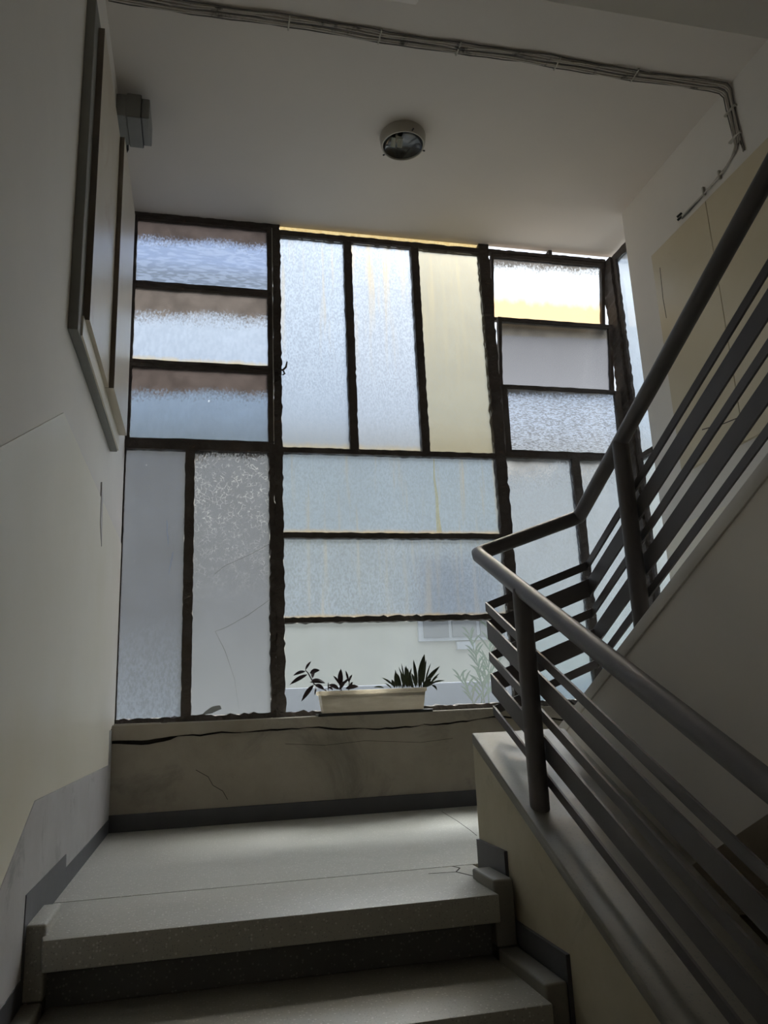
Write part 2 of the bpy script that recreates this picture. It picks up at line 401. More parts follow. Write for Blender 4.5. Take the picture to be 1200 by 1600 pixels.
MB().box(XL, XR, -3.2, -1.2, CE-1.62-.0, CE-1.62+.15).obj('ceiling_hall', PLASTER); tag(bpy.data.objects['ceiling_hall'], kind='structure')

# ---------------------------------------------------------------- landing and lower flight (terrazzo)
floor = MB().box(XL, XR, 2.272, YD, FL-.16, FL).obj('floor', TERR); tag(floor, kind='structure')
MB().box(XP1, XR, 2.10, 2.270, FL-.16, FL).obj('floor_slab', TERR, floor)
crack([(.996,3.388),(.97,3.1),(.94,2.85),(.922,2.729)], 'Z', (FL, FL+.0006), floor, .002)
flight = empty('stair_flight', (0.2, YN, FL), kind='structure', label='grey terrazzo steps leading up to the landing')
XT0, XT1 = -.315, .69
noses = [(YN, FL), (1.640, FL-.148)]
for i in range(8): noses.append((noses[-1][0]-.305, noses[-1][1]-RISE))
for i, (yn, z) in enumerate(noses):
    back = 2.2695 if i == 0 else noses[i-1][0] + .075
    x1 = XT1 + (.06 if i == 0 else 0)
    x0 = XT0 - (.045 if i == 0 else 0)
    poly = [(yn, z), (yn, z-.062), (back, z-.062), (back, z)]
    t = MB().prism([(XT0, yn), (XT1, yn), (XT1, yn+.16 if i == 0 else back), (XP0, yn+.20 if i == 0 else back), (XP0 if i == 0 else XT1, back), (XL if i == 0 else XT0, back), (XL if i == 0 else XT0, yn+.20 if i == 0 else back-.001)], 'Z', z-.062, z) if i == 0 else MB().box(XT0, XT1, yn, back, z-.062, z)
    t.bevel(.004, 2).obj('tread', TERR, flight, True)
    nz = noses[i+1][1] if i+1 < len(noses) else z-RISE
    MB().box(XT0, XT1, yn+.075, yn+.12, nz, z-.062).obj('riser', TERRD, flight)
    MB().prism([(yn+.12, z-.062), (yn+.12, nz-.12), (yn+.75, z-.062)], 'X', XL, XP0).obj('stair_core', CONC, flight)
# stepped curbs along both ends of the treads
for (xa, xb) in ((XL+.001, XT0), (XT1, XP0-.009)):
    for i, (yn, z) in enumerate(noses):
        zt = z+.024; yf = yn+.035
        yb = (2.14 if xa < 0 else 2.10) if i == 0 else noses[i-1][0]+.035
        zb = noses[i+1][1] + .0235 if i+1 < len(noses) else z-.15
        poly = [(yf, zb-.03), (yf, zt), (yb, zt), (yb, zt-.05 if i == 0 else zt-.03), (yf+.06, zt-.05), (yf+.06, zb-.03)]
        poly = [(yf, zb), (yf, zt), (yb, zt), (yb, z-.08), (yf+.05, z-.08), (yf+.05, zb)]
        MB().prism(poly, 'X', xa, xb).bevel(.006, 3).obj('curb', TERRC if xa > 0 else TERR, flight, True)
# hall floor at the bottom of the flight
hz = noses[-1][1] - RISE
MB().box(XL, XR, -3.2, noses[-1][0]+.1, hz-.16, hz).obj('floor_hall', TERR); tag(bpy.data.objects['floor_hall'], kind='structure')
crack([(.689,2.268),(.700,2.235),(.675,2.19),(.70,2.12)], 'Z', (FL, FL+.0006), flight, .004)
crack([(.675,2.19),(.60,2.20)], 'Z', (FL, FL+.0006), flight, .002)

# ---------------------------------------------------------------- parapet between the flights
def stepped_skirt(x0, x1, top0, y_end, ys, zs, name):
    """dark stepped skirting; ys are the step positions, zs the top heights"""
    pts = [(y_end, FL-.10 if False else FL)]
    poly = [(y_end, FL), (y_end, zs[0])]
    for k, y in enumerate(ys):
        poly.append((y, zs[k]))
        if k+1 < len(zs): poly.append((y, zs[k+1]))
    poly.append((ys[-1], zs[len(ys)-1]-.40))
    poly = [p for i, p in enumerate(poly) if i == 0 or p != poly[i-1]]
    # lower edge parallel to the flight
    poly[-1] = (ys[-1], zs[len(ys)-1]-.28)
    return poly
PE = 2.20
pw = MB().prism([(PE, FL), (PE, zpar(PE)-.022), (-.9, zpar(-.9)-.022), (-.9, zpar(-.9)-.75), (2.0, FL-.55), (PE, FL-.16)], 'X', XP0, XP1).obj('wall_parapet', CONC2)
tag(pw, 'low cement parapet beside the steps with a sloping top', kind='structure')
MB().prism([(PE+.002, zpar(PE)-.030), (PE+.002, zpar(PE)-.004), (PE-.004, zpar(PE)), (-.9, zpar(-.9)), (-.9, zpar(-.9)-.030)], 'X', XP0-.0015, XP1+.002).bevel(.004, 2).obj('coping', TERRC, pw, True)
ys = [1.99 - .318*k for k in range(9)]; zs = [-.363 - .1505*k for k in range(9)]
poly = [(PE-.002, FL), (PE-.002, zs[0])]
for k in range(9):
    poly.append((ys[k], zs[k]))
    if k < 8: poly.append((ys[k], zs[k+1]))
poly += [(ys[8], zs[8]-.30), (1.75, FL-.30), (2.05, FL)]
MB().prism(poly, 'X', XP0-.009, XP0).obj('baseboard_parapet', SKIRT); tag(bpy.data.objects['baseboard_parapet'], kind='structure')
# left skirting, cement dado and cream paint field
poly = [(YD, FL), (YD, -.388), (2.445, -.388), (2.445, -.400), (2.435, -.352), (1.92, -.352)]
yy, zz = 1.92, -.352
for k in range(8):
    zz -= .16 if k == 0 else RISE
    poly.append((yy, zz)); yy -= .305; poly.append((yy, zz))
poly += [(yy, zz-.30), (1.75, FL-.30), (2.10, FL)]
MB().prism(poly, 'X', XL, XL+.006).obj('baseboard_left', SKIRT); tag(bpy.data.objects['baseboard_left'], kind='structure')
d = [(YD, FL), (YD, -.045), (3.415, -.045), (3.415, -.178), (1.962, -.169), (-.9, -.169-.455*2.86), (-.9, -2.6), (1.7, FL-.5), (2.0, FL)]
MB().prism(d, 'X', XL, XL+.004).obj('cement_dado', DADO, wl)
d = [(3.41, -.045), (3.60, -.030), (3.60, .757), (2.035, .774), (-.9, .774-.50*2.935), (-.9, -.169-.455*2.86+.001), (1.962, -.168), (3.41, -.177)]
MB().prism(d, 'X', XL, XL+.0025).obj('cream_paint_field', CREAM, wl)
MB().prism([(2.83,.82),(2.87,.78),(2.90,.60),(2.84,.67)], 'X', XL, XL+.0045).obj('grey_filler_patch', DADO, wl)
d = [(3.20, -.02), (3.20, .745), (2.0, .745), (-.9, .745+.5*2.9), (-.9, -1.4), (3.2, -1.4)]
MB().prism(d, 'X', XR-.003, XR).obj('cream_paint_field', CREAM, wr)

# ---------------------------------------------------------------- upper flight
uf = empty('stair_flight_upper', (1.6, 2.2, FL), kind='structure', label='upper flight climbing back over the parapet')
YE = 2.40
poly = [(YE, FL), (YE, zcop(YE)-.04), (-.9, zcop(-.9)-.04), (-.9, zcop(-.9)-.615), (2.24, zcop(2.24)-.615), (YE, FL-.16)]
MB().prism(poly, 'X', XU, XU+.09).obj('stringer_wall', PLASTER, uf)
MB().prism([(YE+.012, zcop(YE)-.045), (YE+.012, zcop(YE)-.008), (-.9, zcop(-.9)), (-.9, zcop(-.9)-.045)], 'X', XU-.006, XU+.10).bevel(.002, 2).obj('coping', COPU, uf, True)
for k in range(9):
    y0 = 2.24 - .31*k; z1 = FL + RISE*(k+1)
    MB().box(XU+.09, XR, y0-.34, y0, z1-.05, z1).obj('tread', TERR, uf)
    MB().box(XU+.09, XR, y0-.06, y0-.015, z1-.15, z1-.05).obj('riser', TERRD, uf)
MB().prism([(2.22, FL-.16), (2.22, FL-.02), (-.9, FL-.02+.485*3.12), (-.9, FL-.16+.485*3.12)], 'X', XU+.09, XR).obj('soffit_slab', PLASTER, uf)
# flight of the storey below, seen down the well
lf = empty('stair_flight_below', (1.6, 2.2, -3.3), kind='structure', label='dark flight of the storey below seen down the stairwell')
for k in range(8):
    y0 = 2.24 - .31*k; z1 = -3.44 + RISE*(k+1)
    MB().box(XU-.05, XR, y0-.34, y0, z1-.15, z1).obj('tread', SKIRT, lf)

# ---------------------------------------------------------------- marble cladding
cl = empty('marble_cladding', (XL, 2.5, 1.0), label='stacked pale marble slabs on a grey board, high on the left wall', cat='cladding')
MB().box(XL, XL+.026, 2.03, 3.06, 1.01, 2.10).bevel(.002).obj('backing_board', BOARD, cl)
def slab(x0, x1, y0, y1, z0, z1, parent, mat, name='slab'):
    mb = MB().box(x0, x1, y0, y1, z0, z1)
    o = mb.obj(name, [mat, EDGED], parent)
    for p in o.data.polygons:
        if abs(p.normal.y) > .9 : p.material_index = 1
    return o
slab(XL+.026, XL+.044, 2.10, 2.575, 1.075, 2.06, cl, MARBLEL)
s_ = slab(XL+.026, XL+.060, 2.578, 3.05, 1.075, 2.06, cl, MARBLEL)
tag(s_, 'thicker slab nearest the window, standing proud of its neighbour')
s_ = MB().box(XL+.0265, XL+.032, 2.075, 3.058, 1.015, 1.074).obj('pale_strip', CREAM, cl)  # paler strip over the board's front, below the slabs
cr_ = empty('marble_cladding', (XR, 2.5, 1.0), label='beige marble panels on the right wall behind the upper railing', cat='cladding')
yy = 2.985
for wd in (.432, .47, .47, .47, .47, .47):
    MB().box(XR-.019, XR, yy-wd+.003, yy, .962, 2.055).bevel(.0015).obj('panel', MARBLE, cr_); yy -= wd
crack([(2.93,1.96),(2.94,1.80),(2.935,1.70)], 'X', (XR-.0196, XR-.019), cr_, .003)
crack([(2.80,1.10),(2.66,1.075),(2.50,1.06),(2.30,1.065)], 'X', (XR-.0196, XR-.019), cr_, .004)

# ---------------------------------------------------------------- window
W1 = empty('window_1', (.9, YW, 0), kind='structure', label='large wall of steel-framed obscured glass panes above the landing')
Y0, Y1 = YW-.012, YW+.028
bar('frame_rail', W1, XL, XL+.007, YW-.006, Y1, -.004, 1.207, j=.0006)
bar('mullion', W1, -.088, -.045, Y0, Y1, -.004, 1.207)
bar('mullion', W1, .326, .364, Y0, Y1, -.004, 2.446, j=.0022)
bar('mullion', W1, .300, .327, Y0+.003, Y1, -.004, 1.207, j=.003)
bar('mullion', W1, .697, .738, Y0, Y1, 1.234, 2.390)
bar('mullion', W1, 1.063, 1.103, Y0, Y1, 1.234, 2.390)
bar('mullion', W1, 1.450, 1.508, Y0, Y1, -.004, 2.446, j=.0022)
bar('mullion', W1, 1.873, 1.917, Y0, Y1, -.004, 1.218)
bar('corner_post', W1, 2.212, 2.252, 3.545, 3.64, -.004, 2.41, j=.0025)
bar('frame_rail', W1, XL, .326, Y0, Y1, 2.428, 2.446)
bar('transom', W1, XL, .326, Y0, Y1, 1.207, 1.247)
bar('transom', W1, .364, 1.450, Y0, Y1, 2.388, 2.417)
bar('transom', W1, .364, 1.450, Y0, Y1, 1.209, 1.234)
bar('transom', W1, .364, 1.450, Y0, Y1, .787, .813)
bar('transom', W1, .364, 1.450, Y0, Y1, .389, .414, j=.0022)
bar('transom', W1, 1.508, 2.212, Y0, Y1, 1.218, 1.245)
bar('transom', W1, 1.508, 2.212, Y0, Y1, 2.400, 2.420)
bar('bracket', W1, 1.865, 1.885, Y0, Y1, 2.420, 2.446)
bar('frame_rail', W1, XL, 2.212, Y0-.004, Y1, -.030, -.004, j=.003)
def pane(mat, x0, x1, z0, z1, parent, y=YW+.006, label=None, th=.005, mtx=None):
    mb = MB().box(x0, x1, y, y+th, z0, z1)
    o = mb.obj('pane', [CLEAR if mat in CLEARS else ROLLED, mat], parent)
    for p in o.data.polygons:
        if p.normal.y > .9: p.material_index = 1
    if label: o['label'] = label
    return o
SKYB = (.50,.60,.74)
P = {}
P['g1'] = pane_mat('pane_left_top', (.24,.34,.56), TRN, ((.085,.072,.072), .70, .24), None, ('brush', 60, .35, (.50,.62,.86)), None, ((.10,.15,.23), .18, .42))
P['g2'] = pane_mat('pane_left_mid', (.66,.74,.84), TRN, ((.15,.135,.13), .62, .26), ((.80,.62,.30), .05, .08), ('grain', 70, .4, (.42,.52,.66)))
P['g3'] = pane_mat('pane_left_low', (.24,.33,.44), TRN, ((.095,.08,.078), .64, .24), None, ('grain', 70, .4, (.15,.23,.33)), None, None, .2, ((.8,.85,.9), .70, .705, 9))
P['g4'] = pane_mat('pane_left_grey', (.15,.175,.235), TRN, None, None, ('grain', 120, .45, (.09,.11,.155)), None, ((.27,.33,.43), .0, .38), .25, ((.55,.58,.62), .735, .745, 11))
P['g5'] = pane_mat('pane_pressed_pattern', (.24,.265,.32), TRN, ((.12,.12,.12), 1.06, .2), None, ('swirl', 55, .8, (.85,.89,.95)), None, ((.34,.37,.42), .0, .4), .2)
P['t1'] = pane_mat('pane_tall_blue', (.74,.83,.95), TRN, None, ((.74,.64,.44), .015, .03), ('grain', 150, .9, (.46,.55,.68)), ((.80,.70,.50), .54, .74, (.3,.9)), ((.50,.56,.62), .0, .5))
P['t2'] = pane_mat('pane_tall_white', (.80,.86,.95), TRN, None, ((.74,.64,.44), .015, .03), ('grain', 150, .9, (.52,.59,.70)), ((.86,.70,.42), .48, .68, (.3,.9)), ((.58,.64,.70), .0, .5))
P['t3'] = pane_mat('pane_cream', (.56,.50,.33), TRN, None, None, ('grain', 150, .6, (.50,.44,.27)), ((.58,.50,.30), .50, .7, (.2,.9)), None, .15)
P['w1'] = pane_mat('pane_wide_upper', (.47,.59,.74), TRN, None, ((.70,.56,.36), .03, .05), ('grain', 150, .7, (.34,.45,.58)), ((.60,.58,.52), .56, .74, (-1,0)))
P['w2'] = pane_mat('pane_wide_lower', (.49,.59,.72), TRN, None, ((.70,.56,.36), .02, .04), ('grain', 150, .9, (.34,.43,.54)), ((.58,.60,.60), .54, .74, (-1,0)))
P['cl'] = pane_mat('pane_clear_dusty', (.56,.62,.64), .55, None, None, None, ((.50,.58,.66), .48, .7, (-1,0)), obsc=False)
P['o1'] = pane_mat('pane_rust_strip', (.80,.62,.28), .15, None, None, ('grain', 80, .6, (.50,.33,.10)), None, None, .3, None, .25, obsc=False)
P['s1'] = pane_mat('pane_sash_white', (.86,.90,.97), .55, ((.16,.155,.155), .86, .26), ((.88,.64,.36), .36, .20), ('grain', 60, .4, (.9,.93,1.0)), kc=.32, tint=.9, obsc=False)
P['s2'] = pane_mat('pane_sash_grey', (.34,.345,.375), 0, ((.17,.165,.155), .80, .05), None, None, None, ((.42,.43,.47), .0, .7), .08, None, .14)
P['s3'] = pane_mat('pane_sash_ribbed', (.72,.78,.88), TRN, ((.30,.29,.28), .93, .16), None, ('brush', 210, 1.0, (.30,.33,.38)), None)
P['r1'] = pane_mat('pane_right_tall', (.54,.63,.76), TRN, ((.33,.35,.37), .93, .14), None, ('grain', 150, .6, (.42,.50,.61)), None, ((.36,.52,.57), .0, .55))
P['rt'] = pane_mat('pane_return', (.80,.88,.98), TRN, None, None, ('grain', 120, .5, (.62,.70,.80)), None, ((.58,.70,.78), .1, .5))
CLEARS = (P['cl'], P['o1'], P['s1'], P['s2'])
pane(P['g4'], XL, -.088, -.004, 1.207, W1, label='smoky blue-grey pane with white scrapes')
pane(P['g5'], -.045, .300, -.004, 1.207, W1, label='grey pane pressed with a curly pattern, cracked')
pane(P['t1'], .364, .697, 1.234, 2.388, W1)
pane(P['t2'], .738, 1.063, 1.234, 2.388, W1)
pane(P['t3'], 1.103, 1.450, 1.234, 2.388, W1, label='cream-coloured pane')
pane(P['w1'], .364, 1.450, .813, 1.209, W1, label='wide pane with a rust run')
pane(P['w2'], .364, 1.450, .414, .787, W1)
pane(P['cl'], .364, 1.450, -.004, .389, W1, label='clear dusty pane showing the house opposite')
pane(P['o1'], .364, 1.450, 2.415, 2.475, W1, label='narrow rust-orange strip of glass under the ceiling')
pane(P['r1'], 1.508, 1.873, -.004, 1.218, W1)
pane(P['r1'], 1.917, 2.212, -.004, 1.218, W1)
# rust run on the wide pane, crack lines and scrapes on the left panes
def ribbon(pts, wds, mat, parent, name, y=YW+.0045):
    mb = MB(); L = []; 
    for i, (p, wd) in enumerate(zip(pts, wds)):
        q = pts[min(i+1, len(pts)-1)]; r = pts[max(i-1, 0)]; d = Vector((q[0]-r[0], q[1]-r[1])).normalized(); nn = Vector((-d.y, d.x))*wd/2
        L.append((mb.bm.verts.new((p[0]+nn.x, y, p[1]+nn.y)), mb.bm.verts.new((p[0]-nn.x, y, p[1]-nn.y)), mb.bm.verts.new((p[0]+nn.x, y+.0012, p[1]+nn.y)), mb.bm.verts.new((p[0]-nn.x, y+.0012, p[1]-nn.y))))
    for a_, b_ in zip(L, L[1:]):
        mb.bm.faces.new((a_[0], b_[0], b_[1], a_[1])); mb.bm.faces.new((a_[2], a_[3], b_[3], b_[2]))
        mb.bm.faces.new((a_[0], a_[2], b_[2], b_[0])); mb.bm.faces.new((a_[1], b_[1], b_[3], a_[3]))
    mb.bm.faces.new((L[0][0], L[0][1], L[0][3], L[0][2])); mb.bm.faces.new((L[-1][0], L[-1][2], L[-1][3], L[-1][1]))
    return mb.obj(name, mat, parent)
def film(name, c, k):
    m, n = nodes(name); out = N(n, 'ShaderNodeOutputMaterial'); t = N(n, 'ShaderNodeBsdfTransparent'); t.inputs[0].default_value = (*c, 1)
    d_ = N(n, 'ShaderNodeBsdfTranslucent'); d_.inputs[0].default_value = (*c, 1)
    mx = N(n, 'ShaderNodeMixShader'); mx.inputs[0].default_value = k
    n.links.new(t.outputs[0], mx.inputs[1]); n.links.new(d_.outputs[0], mx.inputs[2]); n.links.new(mx.outputs[0], out.inputs[0]); return m
RUN = film('rust_run_film', (.96,.91,.76), .04); PALE = film('glass_scratch', (.80,.84,.92), .03); DK = film('glass_crack_line', (.62,.60,.58), .1)
ribbon([(1.125,1.205),(1.120,1.10),(1.128,1.0),(1.126,.90),(1.13,.82)], [.006,.009,.014,.018,.028], RUN, W1, 'rust_run')
ribbon([(.30,.76),(.20,.705),(.10,.66),(.05,.62)], [.002,.002,.002,.002], DK, W1, 'glass_crack')
ribbon([(.30,.50),(.20,.43),(.10,.375),(.055,.36)], [.002,.003,.002,.002], DK, W1, 'glass_crack')
ribbon([(.055,.36),(.10,.27),(.14,.15),(.16,.02)], [.002,.002,.001,.001], DK, W1, 'glass_crack')
ribbon([(-.166,.872),(-.163,.845),(-.164,.82),(-.159,.79),(-.157,.755)], [.002,.006,.004,.005,.002], PALE, W1, 'scratch')
ribbon([(-.135,.72),(-.145,.66),(-.150,.62)], [.005,.005,.002], PALE, W1, 'scratch')
# a dead leaf stuck on the pane foot
mbx = MB(); mbx.prism([(.00,.0),(.04,.004),(.085,.022),(.078,.038),(.045,.034),(.02,.018)], 'Y', YW-.016, YW-.0135)
lf_ = mbx.obj('fallen_leaf', film('dry_leaf', (.30,.30,.28), .8)); tag(lf_, 'small dry leaf on the sill against the curly-patterned pane', 'leaf')

# sashes, left stack (closed)
def sash(x0, x1, z0, z1, mat, tilt, b=(.020,.020,.026,.020), label=None):
    e = MB(); y0, y1 = -.012, .016; w_, h = x1-x0, z1-z0
    l_, r_, bo, to = b
    e.box(0, l_, y0, y1, -h, 0).box(w_-r_, w_, y0, y1, -h, 0).box(l_, w_-r_, y0, y1, -h, -h+bo).box(l_, w_-r_, y0, y1, -to, 0)
    bmesh.ops.subdivide_edges(e.bm, edges=[q for q in e.bm.edges if q.calc_length() > .1], cuts=12)
    for v in e.bm.verts:
        v.co.x += random.gauss(0, .0010); v.co.z += random.gauss(0, .0010)
    o = e.obj('sash', RUST); o.location = (x0-W1.location.x, YW-W1.location.y, z1-W1.location.z); o.parent = W1
    mb = MB().box(l_-.004, w_-r_+.004, .002, .007, -h+bo-.004, -to+.004)
    p_ = mb.obj('pane', [CLEAR if mat in CLEARS else ROLLED, mat])
    for q in p_.data.polygons:
        if q.normal.y > .9: q.material_index = 1
    p_.parent = o
    o.rotation_euler = (tilt, 0, 0)
    if label: o['label'] = label
    return o
sash(XL, .322, 2.052, 2.428, P['g1'], 0, (.02,.024,.014,.016), 'top left sash, sooty at the top, blue below')
sash(XL, .322, 1.635, 2.050, P['g2'], 0, (.02,.024,.016,.014), 'middle left sash, brown grime above white')
sash(XL, .322, 1.248, 1.633, P['g3'], 0, (.02,.026,.010,.016), 'lower left sash, brown grime above blue-grey')
# right stack (hung from the top and pushed open)
sash(1.522, 2.205, 2.022, 2.398, P['s1'], .20, (.014,.020,.020,.020), 'top right sash pushed open, white with orange rust')
sash(1.530, 2.205, 1.622, 2.012, P['s2'], .16, (.018,.020,.020,.018), 'middle right sash pushed open, painted grey')
sash(1.516, 2.205, 1.248, 1.616, P['s3'], .03, (.030,.034,.012,.014), 'lower right sash of sparkling ribbed glass')
# catch on the left mullion
lt = MB().box(.350, .362, YW-.030, YW-.012, 1.60, 1.66)
lt.tube([(.330,YW-.03,1.628),(.368,YW-.032,1.624),(.383,YW-.034,1.640),(.388,YW-.036,1.668)], [.004,.005,.005,.003], 8)
lt.tube([(.368,YW-.032,1.624),(.376,YW-.036,1.604),(.366,YW-.036,1.596)], [.004,.004,.003], 8)
lt.obj('window_catch', RUST, W1)
MB().box(.3205, .3235, YW-.016, YW-.010, 1.26, 2.42).obj('gap_light_line', PUTTY, W1)  # pale strip standing in for the light line in the sash gap

# return window between the corner post and the right wall
W2 = empty('window_2', (2.24, 3.4, 0), kind='structure', label='narrow side strip of obscured glass at the right corner')
MBr = MB().box(2.243, 2.248, 3.215, 3.545, -.004, 2.376); o = MBr.obj('pane', [ROLLED, P['rt']], W2)
for p in o.data.polygons:
    if p.normal.x > .9: p.material_index = 1
bar('frame_rail', W2, 2.228, 2.262, 3.215, 3.545, 2.376, 2.412)
bar('transom', W2, 2.226, 2.264, 3.215, 3.545, 1.205, 1.232, j=.001)
bar('frame_rail', W2, 2.226, 2.264, 3.215, 3.545, -.030, -.004)
bar('mullion', W2, 2.226, 2.240, 3.51, 3.545, -.004, 2.376, j=.002)

# ---------------------------------------------------------------- railing
rl = empty('stair_railing', (.79, 2.16, zpar(2.16)), label='grey steel stair railing with round handrail and five flat slats', cat='railing')
RX, RX2, YC = .79, 1.13, 2.16
zr1 = lambda y: .427 - .4955*(YC-y)
zr2 = lambda y: .543 + .507*(YC-y)
pts = [(RX, -.6, zr1(-.6)), (RX, YC-.02, zr1(YC-.02)), (RX+.004, YC-.005, zr1(YC)), (RX+.02, YC, zr1(YC)+.007),
       (RX2-.012, YC, .540), (RX2-.002, YC-.004, .545), (RX2, YC-.014, zr2(YC-.014)), (RX2, -.6, zr2(-.6))]
MB().tube(pts, .0215, 24).obj('handrail', STEEL, rl, True)
def post(x, y, zb, zt, r=.0235):
    MB().tube([(x, y, zb), (x, y, zt)], r, 24).obj('post', STEEL, rl, True)
post(RX, 1.855, zpar(1.855)-.012, zr1(1.855))
post(RX, .45, zpar(.45)-.012, zr1(.45))
post(RX2, 1.872, zcop(1.872)-.012, zr2(1.872))
post(RX2, .5, zcop(.5)-.012, zr2(.5))
# slats: (top below rail axis, height)
SL = [(.139,.026), (.193,.054), (.284,.027), (.346,.055), (.437,.025)]
SX, SX2, YS = RX+.026, RX2+.026, YC+.035
TH = .006
for d0, h in SL:
    z0 = lambda y: .427 - .4955*(YC-y) - d0 - .017
    MB().prism([(YS, z0(YS)), (YS, z0(YS)-h), (-.6, z0(-.6)-h), (-.6, z0(-.6))], 'X', SX, SX+TH).obj('slat', STEEL, rl)
    z2 = lambda y: .543 + .507*(YC-y) - d0 + .023
    MB().prism([(YS, z2(YS)), (YS, z2(YS)-h), (-.6, z2(-.6)-h), (-.6, z2(-.6))], 'X', SX2, SX2+TH).obj('slat', STEEL, rl)
    za, zb = z0(YS), z2(YS)
    MB().prism([(SX+TH, za), (SX2, zb), (SX2, zb-h), (SX+TH, za-h)], 'Y', YS-TH, YS).obj('slat', STEEL, rl)

# ---------------------------------------------------------------- ceiling lamp
lc = (.835, 2.85, CE)
lm = empty('ceiling_lamp', lc, label='round white ceiling lamp with its cover missing', cat='lamp')
MB().lathe([(.100,0),(.102,-.006),(.098,-.040),(.094,-.052),(.090,-.052),(.088,-.046)], lc, 48).obj('housing', PLAST, lm, True)
MB().lathe([(.0885,-.046),(.078,-.030),(.055,-.018),(.025,-.010),(.0005,-.009)], lc, 48).obj('reflector', MIRROR, lm, True)
for dx in (-.030, .000):
    MB().tube([(lc[0]+dx-.012, lc[1]-.012, CE-.020), (lc[0]+dx-.012, lc[1]+.018, CE-.044)], .011, 14).obj('bulb', BULB, lm, True)
for an in (.2, 2.3, 4.9):
    x_, y_ = lc[0]+.100*math.cos(an), lc[1]+.100*math.sin(an)
    MB().tube([(x_-.006*math.cos(an), y_-.006*math.sin(an), CE-.044), (x_+.008*math.cos(an), y_+.008*math.sin(an), CE-.044)], .0035, 8).obj('screw', BLACK, lm)

# ---------------------------------------------------------------- junction box above the left cladding
jb = empty('junction_box', (XL, 2.84, 2.36), label='small grey plastic box on the left wall just under the ceiling', cat='electrical box')
MB().box(XL, XL+.040, 2.76, 2.93, 2.305, 2.405).bevel(.003).obj('base', BOARD, jb)
MB().box(XL+.040, XL+.095, 2.755, 2.935, 2.300, 2.410).bevel(.004).obj('cover', GREYP, jb)
MB().box(XL+.095, XL+.128, 2.762, 2.925, 2.306, 2.398).bevel(.004).obj('lid', GREYP, jb)
MB().box(XL+.0945, XL+.096, 2.757, 2.933, 2.302, 2.408).obj('seam', BLACK, jb)
MB().tube([(XL+.03, 2.93, 2.32), (XL+.03, 2.95, 2.30), (XL+.016, 2.952, 2.27)], .005, 8).obj('wire_stub', BLACK, jb)

# ---------------------------------------------------------------- cables clipped to the ceiling and right wall
cb = empty('cable_bundle', (.9, 2.33, CE), label='bundle of dusty cables clipped across the ceiling and down the right wall', cat='cables')
def route(off, mat, rr, upto):
    """off: distance across the bundle"""
    pts = []
    n = 34
    ph = random.uniform(0, 6); am = random.uniform(.002, .005)
    for i in range(n+1):
        x = XL + .01 + (XR-.03-off*1.0-XL)*i/n
        pin = abs(math.sin(i*math.pi/5))
        pts.append((x, 2.315 + off + am*math.sin(ph+i*1.3)*pin + .004*math.sin(i*.5), CE - rr - .002 - .004*pin*random.random()))
    xx = XR-rr-.003
    pts.append((xx-.004-off*.3, 2.315+off*.9, CE-rr-.012)); pts.append((xx, 2.312+off, CE-.03))
    for k in range(1, 5): pts.append((xx, 2.31+off*(1-.05*k)+.003*math.sin(ph+k), CE-.03-.25*k/4))
    if upto:
        zb = 2.135 - off*.10
        pts += [(xx, 2.335+off*.9, zb+.005), (xx, 2.40+off*.4, zb-.012)]
        for k in range(1, 6): pts.append((xx, 2.40+.34*k/5, zb-.014+.005*math.sin(ph+k) - .004*k))
    else: pts.append((xx, 2.30+off*.85, 2.11))
    MB().tube(pts, rr, 7).obj('cable', mat, cb, True)
for k, (off, mat, rr, up) in enumerate(((.000, CABLED, .0024, 0), (.009, CABLE, .0036, 0), (.018, CABLE, .0036, 1), (.0265, CABLED, .0026, 1), (.034, CABLE, .0034, 1), (.043, CABLE, .0036, 1), (.052, CABLED, .0022, 1))):
    route(off, mat, rr, up)
for x in (.28, .62, .93, 1.34, 1.68):
    MB().box(x-.003, x+.003, 2.309, 2.376, CE-.0105, CE).bevel(.002).obj('clip', PLAST, cb)
for z in (2.33, 2.20):
    MB().box(XR-.013, XR, 2.303, 2.372, z-.004, z+.004).obj('clip', PLAST, cb)
for y in (2.46, 2.57): MB().box(XR-.012, XR, y-.004, y+.004, 2.095, 2.135).obj('clip', PLAST, cb)
for dz in (0, .016): MB().tube([(XR-.006, 2.735, 2.105+dz), (XR-.016, 2.757, 2.098+dz)], .0055, 8).obj('cable_end', BLACK, cb)

# ---------------------------------------------------------------- planter on the sill
px0, px1, py0, py1, pz0, pz1 = .500, .990, 3.492, 3.584, -.006, .078
tr = MB().box(.495, 1.012, 3.489, 3.586, -.030, -.017).bevel(.002)
tr = tr.obj('planter_tray', BLACK); tag(tr, 'thin black drip tray under the white planter on the sill', 'tray')
pt = empty('planter_box', (.745, 3.54, -.0165), label='long off-white plastic planter on the window sill', cat='planter')
def ring(x0, x1, y0, y1, z): return [(x0,y0,z),(x1,y0,z),(x1,y1,z),(x0,y1,z)]
mb = MB(); lv = [ring(px0+.020, px1-.016, py0+.012, py1-.012, -.0165), ring(px0+.008, px1-.006, py0+.003, py1-.003, .062), ring(px0, px1, py0-.002, py1+.002, .063), ring(px0, px1, py0-.002, py1+.002, pz1),
     ring(px0+.010, px1-.010, py0+.008, py1-.008, pz1), ring(px0+.012, px1-.012, py0+.010, py1-.010, .05)]
vv = [[mb.bm.verts.new(p) for p in q] for q in lv]
for a_, b_ in zip(vv, vv[1:]):
    for k in range(4): mb.bm.faces.new((a_[k], a_[(k+1)%4], b_[(k+1)%4], b_[k]))
mb.bm.faces.new(vv[0][::-1]); mb.bevel(.0025, 2)
mb.obj('tub', TUB, pt, True)
MB().box(px0+.011, px1-.011, py0+.009, py1-.009, .045, .066).obj('soil', SOIL, pt)

